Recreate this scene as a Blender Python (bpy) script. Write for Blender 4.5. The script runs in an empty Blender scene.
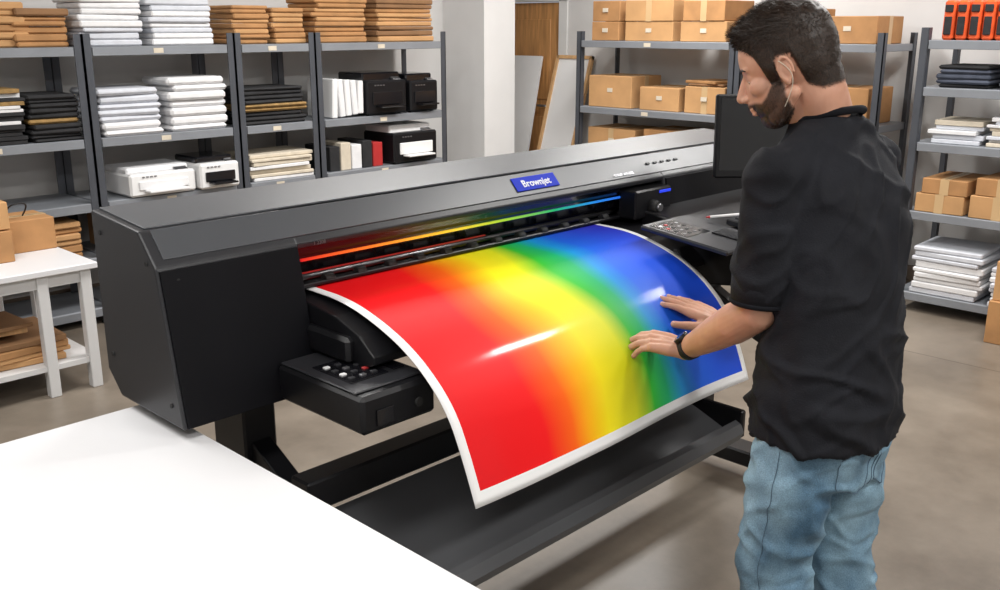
import bpy, bmesh, math, random
from mathutils import Vector, Matrix, noise
from mathutils.bvhtree import BVHTree
random.seed(7)
V=Vector
C=bpy.context
SC=C.scene
try:
    SC.view_settings.view_transform='Standard'
except Exception as e: print(e)

# ------------------------------------------------------------ materials
def newmat(name):
    m=bpy.data.materials.new(name); m.use_nodes=True
    nt=m.node_tree; b=nt.nodes['Principled BSDF']
    return m,nt,b
def mat(name,col,rough=.5,metal=0,var=.08,scale=6,bump=0,bscale=60,coat=0,emis=None,estr=0,rvar=0,stretch=None,spec=.5):
    m,nt,b=newmat(name)
    b.inputs['Roughness'].default_value=rough
    b.inputs['Metallic'].default_value=metal
    b.inputs['Specular IOR Level'].default_value=spec
    b.inputs['Coat Weight'].default_value=coat
    b.inputs['Coat Roughness'].default_value=.12
    tc=nt.nodes.new('ShaderNodeTexCoord')
    src=tc.outputs['Object']
    if stretch:
        mp=nt.nodes.new('ShaderNodeMapping'); mp.inputs['Scale'].default_value=stretch
        nt.links.new(src,mp.inputs['Vector']); src=mp.outputs['Vector']
    n=nt.nodes.new('ShaderNodeTexNoise'); n.inputs['Scale'].default_value=scale; n.inputs['Detail'].default_value=5
    nt.links.new(src,n.inputs['Vector'])
    r=nt.nodes.new('ShaderNodeValToRGB')
    c=V(col)
    lo=[max(0,x*(1-var)) for x in c]; hi=[min(1,x*(1+var)) for x in c]
    r.color_ramp.elements[0].position=.3; r.color_ramp.elements[1].position=.7
    r.color_ramp.elements[0].color=(*lo,1); r.color_ramp.elements[1].color=(*hi,1)
    nt.links.new(n.outputs['Fac'],r.inputs['Fac'])
    nt.links.new(r.outputs['Color'],b.inputs['Base Color'])
    if bump:
        n2=nt.nodes.new('ShaderNodeTexNoise'); n2.inputs['Scale'].default_value=bscale; n2.inputs['Detail'].default_value=4
        nt.links.new(src,n2.inputs['Vector'])
        bp=nt.nodes.new('ShaderNodeBump'); bp.inputs['Strength'].default_value=bump; bp.inputs['Distance'].default_value=.01
        nt.links.new(n2.outputs['Fac'],bp.inputs['Height']); nt.links.new(bp.outputs['Normal'],b.inputs['Normal'])
    if emis:
        b.inputs['Emission Color'].default_value=(*emis,1); b.inputs['Emission Strength'].default_value=estr
    return m

M={}
M['wall']=mat('wall_paint',(.62,.61,.60),.85,var=.02,bump=.03,bscale=200)
M['pillar']=mat('pillar_paint',(.72,.715,.71),.8,var=.02)
M['ceil']=mat('ceiling_paint',(.72,.715,.71),.9,var=.02)
M['trim']=mat('trim_white',(.70,.70,.69),.5,var=.02)
M['base']=mat('baseboard_grey',(.22,.17,.13),.5,var=.05)
M['door']=mat('door_wood',(.50,.25,.09),.45,var=.25,scale=5,stretch=(8,8,.7))
M['woodf']=mat('frame_wood',(.60,.36,.17),.5,var=.2,scale=6,stretch=(6,6,1))
M['body']=mat('printer_charcoal',(.022,.0225,.026),.38,metal=.0,var=.06,scale=3,bump=.04,bscale=500,spec=.42)
M['bodytop']=mat('printer_top_grey',(.068,.072,.080),.36,metal=.0,var=.06,scale=3,bump=.03,bscale=500,spec=.45)
M['front']=mat('printer_front_black',(.0045,.0045,.006),.42,var=.1,bump=.03,bscale=400,spec=.14)
M['bodyblk']=mat('printer_black',(.0065,.0065,.008),.38,var=.1,bump=.03,bscale=400,spec=.35)
M['gloss']=mat('printer_gloss_black',(.006,.006,.008),.16,var=.1,coat=.3)
M['steel']=mat('steel',(.35,.35,.37),.3,metal=.9,var=.05)
M['panelgrey']=mat('catcher_grey',(.085,.087,.093),.42,metal=.0,var=.06,scale=2,spec=.45)
M['blue']=mat('logo_blue',(.006,.03,.55),.5,var=.03,spec=.12)
M['logow']=mat('logo_white',(.85,.87,.92),.5,var=.02)
M['white']=mat('white_plastic',(.80,.80,.80),.4,var=.02)
M['table']=mat('table_white',(.70,.70,.715),.45,var=.015,scale=2,spec=.3)
M['tleg']=mat('table_leg_white',(.62,.62,.62),.45,var=.03)
M['paper']=mat('paper_white',(.76,.76,.77),.7,var=.05,scale=20,bump=.1,bscale=30)
M['paper2']=mat('paper_cool',(.60,.62,.67),.7,var=.06,scale=20,bump=.1,bscale=30)
M['cream']=mat('paper_cream',(.62,.55,.44),.7,var=.1,scale=15)
M['kraft']=mat('kraft_card',(.42,.215,.085),.8,var=.16,scale=7,bump=.08,bscale=40)
M['kraft2']=mat('kraft_light',(.52,.29,.125),.8,var=.12,scale=5,bump=.06,bscale=40)
M['kraftd']=mat('kraft_dark',(.24,.125,.055),.8,var=.15,scale=7)
M['tape']=mat('packing_tape',(.56,.38,.20),.3,var=.05)
M['dark']=mat('dark_cloth',(.014,.014,.016),.75,var=.3,scale=12,bump=.3,bscale=30)
M['gold']=mat('gold_print',(.30,.18,.06),.6,var=.3,scale=30)
M['slate']=mat('slate_cloth',(.06,.07,.10),.8,var=.2,scale=12,bump=.2)
M['orange']=mat('orange_pack',(.75,.10,.02),.5,var=.2,scale=10)
M['red']=mat('red_plastic',(.45,.03,.03),.4)
M['green']=mat('green_plastic',(.04,.3,.08),.4)
M['cyan']=mat('cyan_plastic',(.05,.3,.5),.4)
M['shelf']=mat('shelf_board_grey',(.24,.255,.28),.45,metal=.2,var=.08)
M['post']=mat('shelf_post_grey',(.068,.074,.088),.5,metal=.2,var=.1)
M['tee']=mat('tshirt_black_cotton',(.0080,.0088,.0125),.85,var=.25,scale=9,bump=.2,bscale=300,spec=.3)
M['rib']=mat('tshirt_rib',(.006,.0065,.009),.9,var=.2,spec=.2)
M['skin']=mat('skin',(.58,.315,.215),.5,var=.10,scale=14,bump=.06,bscale=220,spec=.4)
M['skin'].node_tree.nodes['Principled BSDF'].inputs['Subsurface Weight'].default_value=.08
M['nail']=mat('nail',(.66,.40,.33),.3,var=.03)
M['hair']=mat('hair_dark_brown',(.022,.012,.007),.5,var=.4,scale=60,spec=.35)
M['shoe']=mat('shoe_dark',(.03,.03,.035),.6,var=.2)
M['sole']=mat('shoe_sole',(.6,.6,.58),.6)
M['thread']=mat('jeans_thread',(.085,.14,.20),.8)
M['screen']=mat('monitor_screen',(.006,.007,.009),.22,var=.1,coat=.1)
M['key']=mat('keycap',(.02,.02,.024),.5,var=.2)
M['rubber']=mat('rubber',(.012,.012,.012),.7)

def denim():
    m,nt,b=newmat('denim')
    tc=nt.nodes.new('ShaderNodeTexCoord')
    n=nt.nodes.new('ShaderNodeTexNoise'); n.inputs['Scale'].default_value=5; n.inputs['Detail'].default_value=6
    mp=nt.nodes.new('ShaderNodeMapping'); mp.inputs['Scale'].default_value=(1.5,1.5,.8)
    nt.links.new(tc.outputs['Object'],mp.inputs['Vector']); nt.links.new(mp.outputs['Vector'],n.inputs['Vector'])
    r=nt.nodes.new('ShaderNodeValToRGB'); e=r.color_ramp.elements
    e[0].position=.32; e[0].color=(.060,.135,.22,1); e[1].position=.66; e[1].color=(.28,.44,.55,1)
    nt.links.new(n.outputs['Fac'],r.inputs['Fac'])
    w=nt.nodes.new('ShaderNodeTexNoise'); w.inputs['Scale'].default_value=350; w.inputs['Detail'].default_value=2
    nt.links.new(tc.outputs['Object'],w.inputs['Vector'])
    mx=nt.nodes.new('ShaderNodeMixRGB'); mx.blend_type='OVERLAY'; mx.inputs['Fac'].default_value=.5
    nt.links.new(r.outputs['Color'],mx.inputs['Color1']); nt.links.new(w.outputs['Fac'],mx.inputs['Color2'])
    nt.links.new(mx.outputs['Color'],b.inputs['Base Color'])
    b.inputs['Roughness'].default_value=.85
    bp=nt.nodes.new('ShaderNodeBump'); bp.inputs['Strength'].default_value=.25; bp.inputs['Distance'].default_value=.004
    nt.links.new(w.outputs['Fac'],bp.inputs['Height']); nt.links.new(bp.outputs['Normal'],b.inputs['Normal'])
    return m
M['denim']=denim()

def floor_mat():
    m,nt,b=newmat('concrete_floor')
    tc=nt.nodes.new('ShaderNodeTexCoord'); L=nt.links.new
    n=nt.nodes.new('ShaderNodeTexNoise'); n.inputs['Scale'].default_value=1.6; n.inputs['Detail'].default_value=10; n.inputs['Roughness'].default_value=.68
    L(tc.outputs['Object'],n.inputs['Vector'])
    r=nt.nodes.new('ShaderNodeValToRGB'); e=r.color_ramp.elements
    e[0].position=.3; e[0].color=(.120,.098,.076,1); e[1].position=.7; e[1].color=(.25,.21,.168,1)
    L(n.outputs['Fac'],r.inputs['Fac'])
    sp=nt.nodes.new('ShaderNodeSeparateXYZ'); L(tc.outputs['Object'],sp.inputs[0])
    masks=[]
    for ax,off,per in ((0,.1,5.2),(1,1.35,5.2)):
        a=nt.nodes.new('ShaderNodeMath'); a.operation='ADD'; a.inputs[1].default_value=off; L(sp.outputs[ax],a.inputs[0])
        p=nt.nodes.new('ShaderNodeMath'); p.operation='PINGPONG'; p.inputs[1].default_value=per/2; L(a.outputs[0],p.inputs[0])
        l=nt.nodes.new('ShaderNodeMath'); l.operation='LESS_THAN'; l.inputs[1].default_value=.004; L(p.outputs[0],l.inputs[0]); masks.append(l)
    mx=nt.nodes.new('ShaderNodeMath'); mx.operation='MAXIMUM'; L(masks[0].outputs[0],mx.inputs[0]); L(masks[1].outputs[0],mx.inputs[1])
    mc=nt.nodes.new('ShaderNodeMixRGB'); L(mx.outputs[0],mc.inputs['Fac']); L(r.outputs['Color'],mc.inputs['Color1']); mc.inputs['Color2'].default_value=(.07,.055,.042,1)
    L(mc.outputs['Color'],b.inputs['Base Color'])
    mr=nt.nodes.new('ShaderNodeMapRange'); mr.inputs['To Min'].default_value=.25; mr.inputs['To Max'].default_value=.5; L(n.outputs['Fac'],mr.inputs['Value']); L(mr.outputs['Result'],b.inputs['Roughness'])
    return m
M['floor']=floor_mat()

RAIN=[(0,(.72,.002,.006)),(.22,(.84,.004,.006)),(.31,(.90,.12,.003)),(.38,(.93,.45,.004)),(.44,(.95,.78,.008)),(.54,(.80,.82,.01)),(.61,(.03,.52,.03)),(.67,(.004,.45,.16)),(.73,(.004,.30,.72)),(.80,(.006,.13,.80)),(.9,(.008,.09,.75)),(1,(.01,.07,.65))]
def ramp(nt,stops):
    r=nt.nodes.new('ShaderNodeValToRGB'); e=r.color_ramp.elements
    e[0].position=stops[0][0]; e[0].color=(*stops[0][1],1)
    e[1].position=stops[-1][0]; e[1].color=(*stops[-1][1],1)
    for p,c in stops[1:-1]:
        x=e.new(p); x.color=(*c,1)
    return r
def rainbow_mat():
    m,nt,b=newmat('rainbow_ink'); L=nt.links.new
    uv=nt.nodes.new('ShaderNodeUVMap'); uv.uv_map='UVMap'
    sp=nt.nodes.new('ShaderNodeSeparateXYZ'); L(uv.outputs[0],sp.inputs[0])
    def math(op,a=None,bv=None,av=None,b2=None,clamp=False):
        n=nt.nodes.new('ShaderNodeMath'); n.operation=op; n.use_clamp=clamp
        if a is not None: L(a,n.inputs[0])
        elif av is not None: n.inputs[0].default_value=av
        if b2 is not None: L(b2,n.inputs[1])
        elif bv is not None: n.inputs[1].default_value=bv
        return n.outputs[0]
    u,v=sp.outputs[0],sp.outputs[1]
    s=math('SINE',math('MULTIPLY',v,3.1416))
    k=math('MULTIPLY',math('MULTIPLY',s,.07),None,None,u)
    nz=nt.nodes.new('ShaderNodeTexNoise'); nz.inputs['Scale'].default_value=2.2; nz.inputs['Detail'].default_value=1
    L(uv.outputs[0],nz.inputs['Vector'])
    nn=math('MULTIPLY',math('SUBTRACT',nz.outputs['Fac'],.5),.18)
    f=math('ADD',math('ADD',u,None,None,k),None,None,nn)
    r=ramp(nt,RAIN); L(f,r.inputs['Fac'])
    vf=math('MULTIPLY',math('MULTIPLY',math('SUBTRACT',u,.72),4,clamp=True),None,None,math('SUBTRACT',None,None,1,math('MULTIPLY',v,2.4),clamp=True))
    mv=nt.nodes.new('ShaderNodeMixRGB'); L(vf,mv.inputs['Fac']); L(r.outputs['Color'],mv.inputs['Color1']); mv.inputs['Color2'].default_value=(.03,.008,.40,1)
    g1=math('GREATER_THAN',u,.022); g2=math('LESS_THAN',u,.982); g3=math('LESS_THAN',v,.962)
    g=math('MULTIPLY',math('MULTIPLY',g1,None,None,g2),None,None,g3)
    mx=nt.nodes.new('ShaderNodeMixRGB'); L(g,mx.inputs['Fac']); mx.inputs['Color1'].default_value=(.85,.85,.85,1); L(mv.outputs['Color'],mx.inputs['Color2'])
    L(mx.outputs['Color'],b.inputs['Base Color'])
    b.inputs['Roughness'].default_value=.55; b.inputs['Specular IOR Level'].default_value=.25
    b.inputs['Coat Weight'].default_value=.22; b.inputs['Coat Roughness'].default_value=.10
    return m
M['rain']=rainbow_mat()
def strip_mat():  # printed sheet's reflection in the glossy lip, painted as a mildly glowing ramp
    m,nt,b=newmat('rainbow_reflection_strip'); L=nt.links.new
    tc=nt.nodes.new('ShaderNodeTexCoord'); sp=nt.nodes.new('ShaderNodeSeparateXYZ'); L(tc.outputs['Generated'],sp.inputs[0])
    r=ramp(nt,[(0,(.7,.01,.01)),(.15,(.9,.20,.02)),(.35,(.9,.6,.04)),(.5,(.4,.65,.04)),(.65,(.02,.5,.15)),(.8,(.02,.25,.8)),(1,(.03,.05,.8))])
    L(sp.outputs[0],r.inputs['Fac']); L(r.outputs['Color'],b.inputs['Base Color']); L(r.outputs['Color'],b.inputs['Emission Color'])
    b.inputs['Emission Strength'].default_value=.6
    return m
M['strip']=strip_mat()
M['redline']=mat('red_reflection_line',(.25,.01,.01),.4,emis=(.6,.02,.01),estr=.12)  # second, red reflection of the sheet, painted with faint emission
M['blueglow']=mat('blue_indicator',(.02,.05,.7),.4,emis=(.02,.06,1),estr=.5)

# ------------------------------------------------------------ mesh builder
class B:
    def __init__(s,M0=None): s.v=[];s.f=[];s.m=[];s.sm=[];s.mats=[];s.M=M0
    def mi(s,k):
        mt=M[k] if isinstance(k,str) else k
        if mt not in s.mats: s.mats.append(mt)
        return s.mats.index(mt)
    def add(s,verts,faces,k,smooth=False,X=None):
        o=len(s.v); i=s.mi(k)
        for p in verts: s.v.append((X@V(p)) if X is not None else V(p))
        for n_,f in enumerate(faces): s.f.append([a+o for a in f]); s.m.append(i); s.sm.append(smooth[n_] if isinstance(smooth,list) else smooth)
    def addbm(s,bm,k,smooth=False,X=None):
        bm.verts.index_update()
        s.add([v.co.copy() for v in bm.verts],[[v.index for v in f.verts] for f in bm.faces],k,smooth,X); bm.free()
    def box(s,c,d,k,bev=0,rot=None,seg=1):
        bm=bmesh.new(); bmesh.ops.create_cube(bm,size=1)
        for v in bm.verts: v.co=V((v.co.x*d[0],v.co.y*d[1],v.co.z*d[2]))
        if bev: bmesh.ops.bevel(bm,geom=bm.edges[:],offset=min(bev,min(d)*.45),segments=seg,affect='EDGES',profile=.5)
        X=Matrix.Translation(V(c))
        if rot is not None: X=X@rot
        s.addbm(bm,k,False,X)
    def bb(s,a,b,k,bev=0):
        s.box([(a[i]+b[i])/2 for i in range(3)],[abs(b[i]-a[i]) for i in range(3)],k,bev)
    def prismx(s,prof,x0,x1,k,bev=0,kend=None):
        bm=bmesh.new()
        A=[bm.verts.new((x0,p[0],p[1])) for p in prof]; D=[bm.verts.new((x1,p[0],p[1])) for p in prof]
        n=len(prof); bm.faces.new(A); bm.faces.new(D[::-1])
        for i in range(n): bm.faces.new((A[i],D[i],D[(i+1)%n],A[(i+1)%n]))
        bmesh.ops.recalc_face_normals(bm,faces=bm.faces[:])
        if bev: bmesh.ops.bevel(bm,geom=bm.edges[:],offset=bev,segments=2,affect='EDGES',profile=.5)
        s.addbm(bm,k)
    def cyl(s,p0,p1,r0,r1,k,seg=20,smooth=True):
        p0,p1=V(p0),V(p1); d=(p1-p0); q=d.to_track_quat('Z','Y').to_matrix()
        vs=[];fs=[]
        for p,r in((p0,r0),(p1,r1)):
            for i in range(seg):
                a=2*math.pi*i/seg; vs.append(p+q@V((r*math.cos(a),r*math.sin(a),0)))
        for i in range(seg): j=(i+1)%seg; fs.append([i,j,seg+j,seg+i])
        fs+=[list(range(seg))[::-1],list(range(seg,2*seg))]
        s.add(vs,fs,k,[smooth]*seg+[False,False])
    def ell(s,c,r,k,X=None,seg=28,ring=18,smooth=True):
        bm=bmesh.new(); bmesh.ops.create_uvsphere(bm,u_segments=seg,v_segments=ring,radius=1)
        c=V(c); r=V(r) if not isinstance(r,(int,float)) else V((r,r,r))
        for v in bm.verts: v.co=V((v.co.x*r.x+c.x,v.co.y*r.y+c.y,v.co.z*r.z+c.z))
        s.addbm(bm,k,smooth,X)
    def chain(s,pts,rad,k,X=None,seg=16,smooth=True):
        pts=[V(p) for p in pts]
        if X is not None: pts=[X@p for p in pts]
        for p,r in zip(pts,rad): s.ell(p,r,k,seg=seg,ring=seg//2+2)
        for i in range(len(pts)-1):
            if (pts[i+1]-pts[i]).length>1e-5: s.cyl(pts[i],pts[i+1],rad[i],rad[i+1],k,seg=seg)
    def loft(s,rings,k,n=40,p=2.3,smooth=True):
        vs=[];fs=[]
        for c,a,b in rings:
            c,a,b=V(c),V(a),V(b)
            if a.cross(b).z<0: a=-a
            for i in range(n):
                t=2*math.pi*i/n; ct,st=math.cos(t),math.sin(t)
                x=math.copysign(abs(ct)**(2/p),ct); y=math.copysign(abs(st)**(2/p),st)
                vs.append(c+a*x+b*y)
        for j in range(len(rings)-1):
            for i in range(n):
                i2=(i+1)%n; fs.append([j*n+i,j*n+i2,(j+1)*n+i2,(j+1)*n+i])
        fs.append(list(range(n))[::-1]); o=(len(rings)-1)*n; fs.append(list(range(o,o+n)))
        if (V(rings[-1][0])-V(rings[0][0])).z<0: fs=[f[::-1] for f in fs]
        s.add(vs,fs,k,smooth)
    def done(s,name,parent=None,recalc=True):
        me=bpy.data.meshes.new(name)
        vs=[(s.M@v if s.M is not None else v) for v in s.v]
        me.from_pydata([tuple(v) for v in vs],[],s.f)
        for mt in s.mats: me.materials.append(mt)
        me.polygons.foreach_set('material_index',s.m); me.polygons.foreach_set('use_smooth',s.sm); me.update()
        o=bpy.data.objects.new(name,me); SC.collection.objects.link(o)
        if parent: o.parent=parent
        return o
def empty(name,loc=(0,0,0)):
    o=bpy.data.objects.new(name,None); SC.collection.objects.link(o); o.empty_display_size=.1
    return o
def bake(o,voxel,iters=4,fac=.5):
    bm=bmesh.new(); bm.from_mesh(o.data); bmesh.ops.recalc_face_normals(bm,faces=bm.faces[:]); bm.to_mesh(o.data); bm.free()
    r=o.modifiers.new('r','REMESH'); r.mode='VOXEL'; r.voxel_size=voxel; r.use_smooth_shade=True
    sm=o.modifiers.new('s','SMOOTH'); sm.factor=fac; sm.iterations=iters
    dg=C.evaluated_depsgraph_get(); dg.update()
    me=bpy.data.meshes.new_from_object(o.evaluated_get(dg)); mats=list(o.data.materials)
    o.modifiers.clear(); o.data=me
    if not me.materials:
        for m_ in mats: me.materials.append(m_)
    me.polygons.foreach_set('use_smooth',[True]*len(me.polygons))
    return o
def displace(o,fn):
    me=o.data; N=[v.normal.copy() for v in me.vertices]
    for v,n in zip(me.vertices,N): v.co=v.co+n*fn(v.co,n)
    me.update()
def curve(name,pts,r,k,parent=None,cyc=False):
    cu=bpy.data.curves.new(name,'CURVE'); cu.dimensions='3D'; cu.bevel_depth=r; cu.bevel_resolution=3
    s=cu.splines.new('NURBS'); s.points.add(len(pts)-1)
    for p,q in zip(s.points,pts): p.co=(*q,1)
    s.use_endpoint_u=not cyc; s.use_cyclic_u=cyc; s.order_u=3
    cu.materials.append(M[k]); o=bpy.data.objects.new(name,cu); SC.collection.objects.link(o)
    if parent: o.parent=parent
    return o
def sstep(a,b,x):
    t=max(0,min(1,(x-a)/(b-a))); return t*t*(3-2*t)
def interp(pts,x):
    if x<=pts[0][0]: return pts[0][1]
    for (a,b),(c,d) in zip(pts,pts[1:]):
        if x<=c: return b+(d-b)*(x-a)/(c-a)
    return pts[-1][1]

# ------------------------------------------------------------ room
XR,YB,XL,YF,ZC=6.65,6.08,-2.2,-2.2,3.0
def slab(name,a,b,k):
    q=B(); q.bb(a,b,k); return q.done(name)
slab('floor',(XL-.1,YF-.1,-.1),(XR+.1,YB+.9,0),'floor')
slab('ceiling',(XL-.1,YF-.1,ZC),(XR+.1,YB+.9,ZC+.1),'ceil')
slab('wall_back',(XL,YB,0),(5.54,YB+.1,ZC),'wall')
slab('pillar',(5.54,5.6,0),(5.89,6.9,ZC),'pillar')
slab('wall_alcove',(5.89,6.78,0),(XR,6.88,ZC),'wall')
slab('wall_left',(XL-.1,YF,0),(XL,YB+.1,ZC),'wall')
slab('wall_front',(XL-.1,YF-.1,0),(XR+.1,YF,ZC),'wall')
q=B(); q.bb((XR,YF,0),(XR+.1,5.78,ZC),'wall'); q.bb((XR,6.62,0),(XR+.1,6.88,ZC),'wall'); q.bb((XR,5.78,1.9),(XR+.1,6.62,ZC),'wall'); q.done('wall_right')
q=B(); q.bb((XL,YB-.015,0),(5.54,YB-.001,.1),'base'); q.done('baseboard_back')
q=B(); q.bb((XR-.015,YF,0),(XR-.001,5.66,.1),'base'); q.done('baseboard_right')
q=B(); q.bb((XR+.02,5.79,.01),(XR+.06,6.61,1.89),'door',.004)
q.bb((XR+.012,5.9,.25),(XR+.022,6.5,.9),'door',.004); q.bb((XR+.012,5.9,1.05),(XR+.022,6.5,1.75),'door',.004)
q.cyl((XR+.02,5.88,1.0),(XR-.04,5.88,1.0),.012,.012,'steel'); q.cyl((XR-.04,5.87,1.0),(XR-.04,6.0,1.0),.01,.01,'steel'); q.done('door_1')
q=B(); q.bb((XR-.02,5.68,0),(XR-.001,5.78,1.98),'trim',.004); q.bb((XR-.02,6.62,0),(XR-.001,6.7,1.98),'trim',.004); q.bb((XR-.02,5.68,1.9),(XR-.001,6.7,1.98),'trim',.004); q.done('trim_1')
def lean(name,x0,x1,y0,y1,H,k,kf,fw):
    q=B(); dx=x1-x0; ang=math.atan2(dx,H); Ln=math.hypot(dx,H)
    X=Matrix.Translation(V((x0,0,.0)))@Matrix.Rotation(ang,4,'Y')
    def bx(a,b,k2):
        bm=bmesh.new(); bmesh.ops.create_cube(bm,size=1)
        for v in bm.verts: v.co=V(((a[0]+b[0])/2+v.co.x*(b[0]-a[0]),(a[1]+b[1])/2+v.co.y*(b[1]-a[1]),(a[2]+b[2])/2+v.co.z*(b[2]-a[2])))
        q.addbm(bm,k2,False,X)
    bx((-.02,y0+fw*.5,.005),(0,y1-fw*.5,Ln-.01),k)
    if kf:
        bx((-.035,y0,.005),(-.0,y0+fw,Ln),kf); bx((-.035,y1-fw,.005),(-.0,y1,Ln),kf)
        bx((-.035,y0,.005),(-.0,y1,fw),kf); bx((-.035,y0,Ln-fw),(-.0,y1,Ln),kf)
    return q.done(name)
lean('framed_whiteboard',6.16,6.60,5.34,5.74,1.44,'white','woodf',.028)
lean('white_panel',6.30,6.62,5.93,6.35,1.44,'white',None,.02)

# ------------------------------------------------------------ shelves
def shelf(x0,x1,y0,y1,levels,name='storage_shelf',face='y'):
    q=B(); top=max(levels)+.07; t=.045
    for x in (x0,x1-t):
        for y in (y0,y1-t):
            q.bb((x,y,0),(x+t,y+.006,top),'post'); 
            q.bb((x if x==x0 else x+t-.006,y,0),(x+.006 if x==x0 else x+t,y+t,top),'post')
            q.bb((x-.002,y-.002,0),(x+t+.002,y+t,.012),'rubber')
    for z in levels:
        q.bb((x0+.007,y0+.007,z-.045),(x1-.007,y1-.007,z),'shelf',.003)
        if face=='y': q.bb((x0+.05,y0-.004,z-.05),(x1-.05,y0+.006,z-.002),'shelf',.002)
        else: q.bb((x0-.004,y0+.05,z-.05),(x0+.006,y1-.05,z-.002),'shelf',.002)
    for z in levels:
        if face=='y': q.bb(((x0+x1)/2-.06,y0-.006,z-.04),((x0+x1)/2,y0-.003,z-.012),'cream')
        else: q.bb((x0-.006,(y0+y1)/2,z-.04),(x0-.003,(y0+y1)/2+.06,z-.012),'cream')
    return q.done(name)
LV=[.1,.4,.717,1.08,1.584]
XS=[1.35,2.33,3.27,3.87,5.04]
for a,b in zip(XS,XS[1:]): shelf(a+.002,b-.002,5.5,6.0,LV)
shelf(6.05,6.55,3.66,5.08,LV,face='x'); shelf(6.05,6.55,2.62,3.655,LV,face='x')
RV=[.12,.62,1.03,1.35,1.617]
shelf(5.87,6.4,.95,2.33,RV,face='x')

def stack(name,cx,cy,z,w,d,n,th,mats,jit=.012,bev=.008,cols=1,rot=.04):
    """pile of flat packages, one object"""
    q=B()
    for c in range(cols):
        zz=z+.0005; xx=cx+(c-(cols-1)/2)*w
        for i in range(n):
            t=th*random.uniform(.75,1.25)
            k=random.choice(mats)
            q.box((xx+random.uniform(-jit,jit),cy+random.uniform(-jit,jit),zz+t/2),(w/1.0*random.uniform(.9,.96),d*random.uniform(.92,1),t*.94),k,bev,Matrix.Rotation(random.uniform(-rot,rot),4,'Z'))
            zz+=t
    return q.done(name)
def carton(q,c,d,k='kraft2',rz=0,tape='x'):
    R=Matrix.Rotation(rz,4,'Z'); c=V(c)
    q.box(c,d,k,.004,R)
    if tape=='x': q.box(c+V((0,0,0)),(d[0]+.003,.05,d[2]+.003),'tape',0,R)
    else: q.box(c,(.05,d[1]+.003,d[2]+.003),'tape',0,R)
    q.box(c+V((0,0,d[2]/2)),(d[0]*.98,.004,.003) if tape=='x' else (.004,d[1]*.98,.003),'kraftd',0,R)
YS=5.72
z=1.584
stack('kraft_parcel_pile',1.78,YS,z,.30,.34,6,.036,['kraft','kraft2','kraftd'],cols=2)
stack('kraft_parcel_pile',2.14,YS,z,.30,.36,6,.034,['kraft','kraft','kraftd'])
stack('paper_ream_stack',2.52,YS-.02,z,.38,.36,8,.032,['paper','paper2','paper'],.015)
stack('paper_ream_stack',2.95,YS-.02,z,.42,.36,8,.034,['paper','paper','paper2'],.015)
stack('kraft_parcel_pile',3.43,YS,z,.28,.36,8,.032,['kraft','kraft2','kraft'],cols=1)
stack('kraft_parcel_pile',3.71,YS,z,.26,.36,7,.032,['kraft','kraft2'],cols=1)
stack('kraft_parcel_pile',4.12,YS,z,.46,.36,9,.034,['kraft','kraft2','kraft'])
stack('kraft_parcel_pile',4.70,YS,z,.56,.36,9,.034,['kraft','kraft2','kraftd'])
z=1.08
stack('magazine_stack',1.86,YS-.05,z,.24,.34,14,.022,['dark','paper','dark','gold'],.015,.002)
stack('folded_dark_textiles',2.15,YS-.03,z,.29,.36,10,.024,['dark','dark','gold'],.01,.01)
stack('paper_ream_stack',2.58,YS-.03,z,.40,.36,7,.040,['paper','paper','paper2'],.015,.015)
stack('paper_ream_stack',3.02,YS-.03,z,.40,.36,7,.043,['paper','paper'],.015,.015)
stack('folded_dark_textiles',3.55,YS-.03,z,.5,.36,9,.027,['dark','dark','gold'],.015,.01)
q=B(); 
for i in range(5):
    q.box((4.03+i*.055,YS-.05,z+.135),(.045,.3,.265-.01*i),'paper' if i%2 else 'white',.006,Matrix.Rotation(random.uniform(-.08,.08),4,'Y'))
q.done('white_paper_bags')
def device(name,cx,cy,z,w,d,h,k,k2='gloss'):
    q=B()
    q.box((cx,cy,z+h*.42),(w,d,h*.78),k,.012); q.box((cx,cy+d*.08,z+h*.88),(w*.94,d*.8,h*.22),k2,.01)
    q.box((cx,cy-d*.5,z+h*.4),(w*.75,.02,h*.30),k2,.004); q.box((cx,cy-d*.5-.03,z+h*.22),(w*.6,.09,.012),k2,.003)
    q.box((cx+w*.33,cy-d*.36,z+h*.83),(w*.2,d*.12,.012),'steel',.002,Matrix.Rotation(.4,4,'X'))
    for i in range(4): q.box((cx-w*.3+i*.025,cy-d*.5-.003,z+h*.7),(.014,.008,.008),'steel',.001)
    for sx in(-.4,.4):
        for sy in(-.35,.35): q.cyl((cx+sx*w,cy+sy*d,z+.0005),(cx+sx*w,cy+sy*d,z+h*.06),.012,.012,'rubber',10)
    return q.done(name)
device('black_office_printer',4.47,YS-.04,z,.36,.36,.30,'bodyblk'); device('black_office_printer',4.83,YS-.04,z,.27,.34,.28,'bodyblk')
z=.717
device('white_office_printer',2.72,YS-.06,z,.42,.36,.17,'white','paper'); device('white_office_printer',3.08,YS-.1,z,.27,.34,.20,'white','gloss')
stack('paper_ream_stack',3.57,YS-.04,z,.5,.36,7,.025,['cream','paper','cream'],.02,.004)
q=B()
for i,k in enumerate(['dark','cream','paper','dark','red']): q.box((4.02+.095*i,YS-.03,z+.085+.01*(i%2)),(.085,.3,.17+.02*(i%2)),k,.004)
q.done('ink_carton_row')
device('black_office_printer',4.72,YS-.05,z,.42,.36,.28,'bodyblk','white')
z=.4
stack('kraft_parcel_pile',1.9,YS,z,.34,.36,6,.04,['kraft','kraft2'],cols=2)
q=B(); 
for xx in (2.60,3.02,3.57,4.15,4.65): carton(q,(xx,YS,z+.125),(.38,.36,.24),'kraft' if int(xx*10)%2 else 'kraft2')
q.done('cardboard_boxes')
XM=6.29
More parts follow.
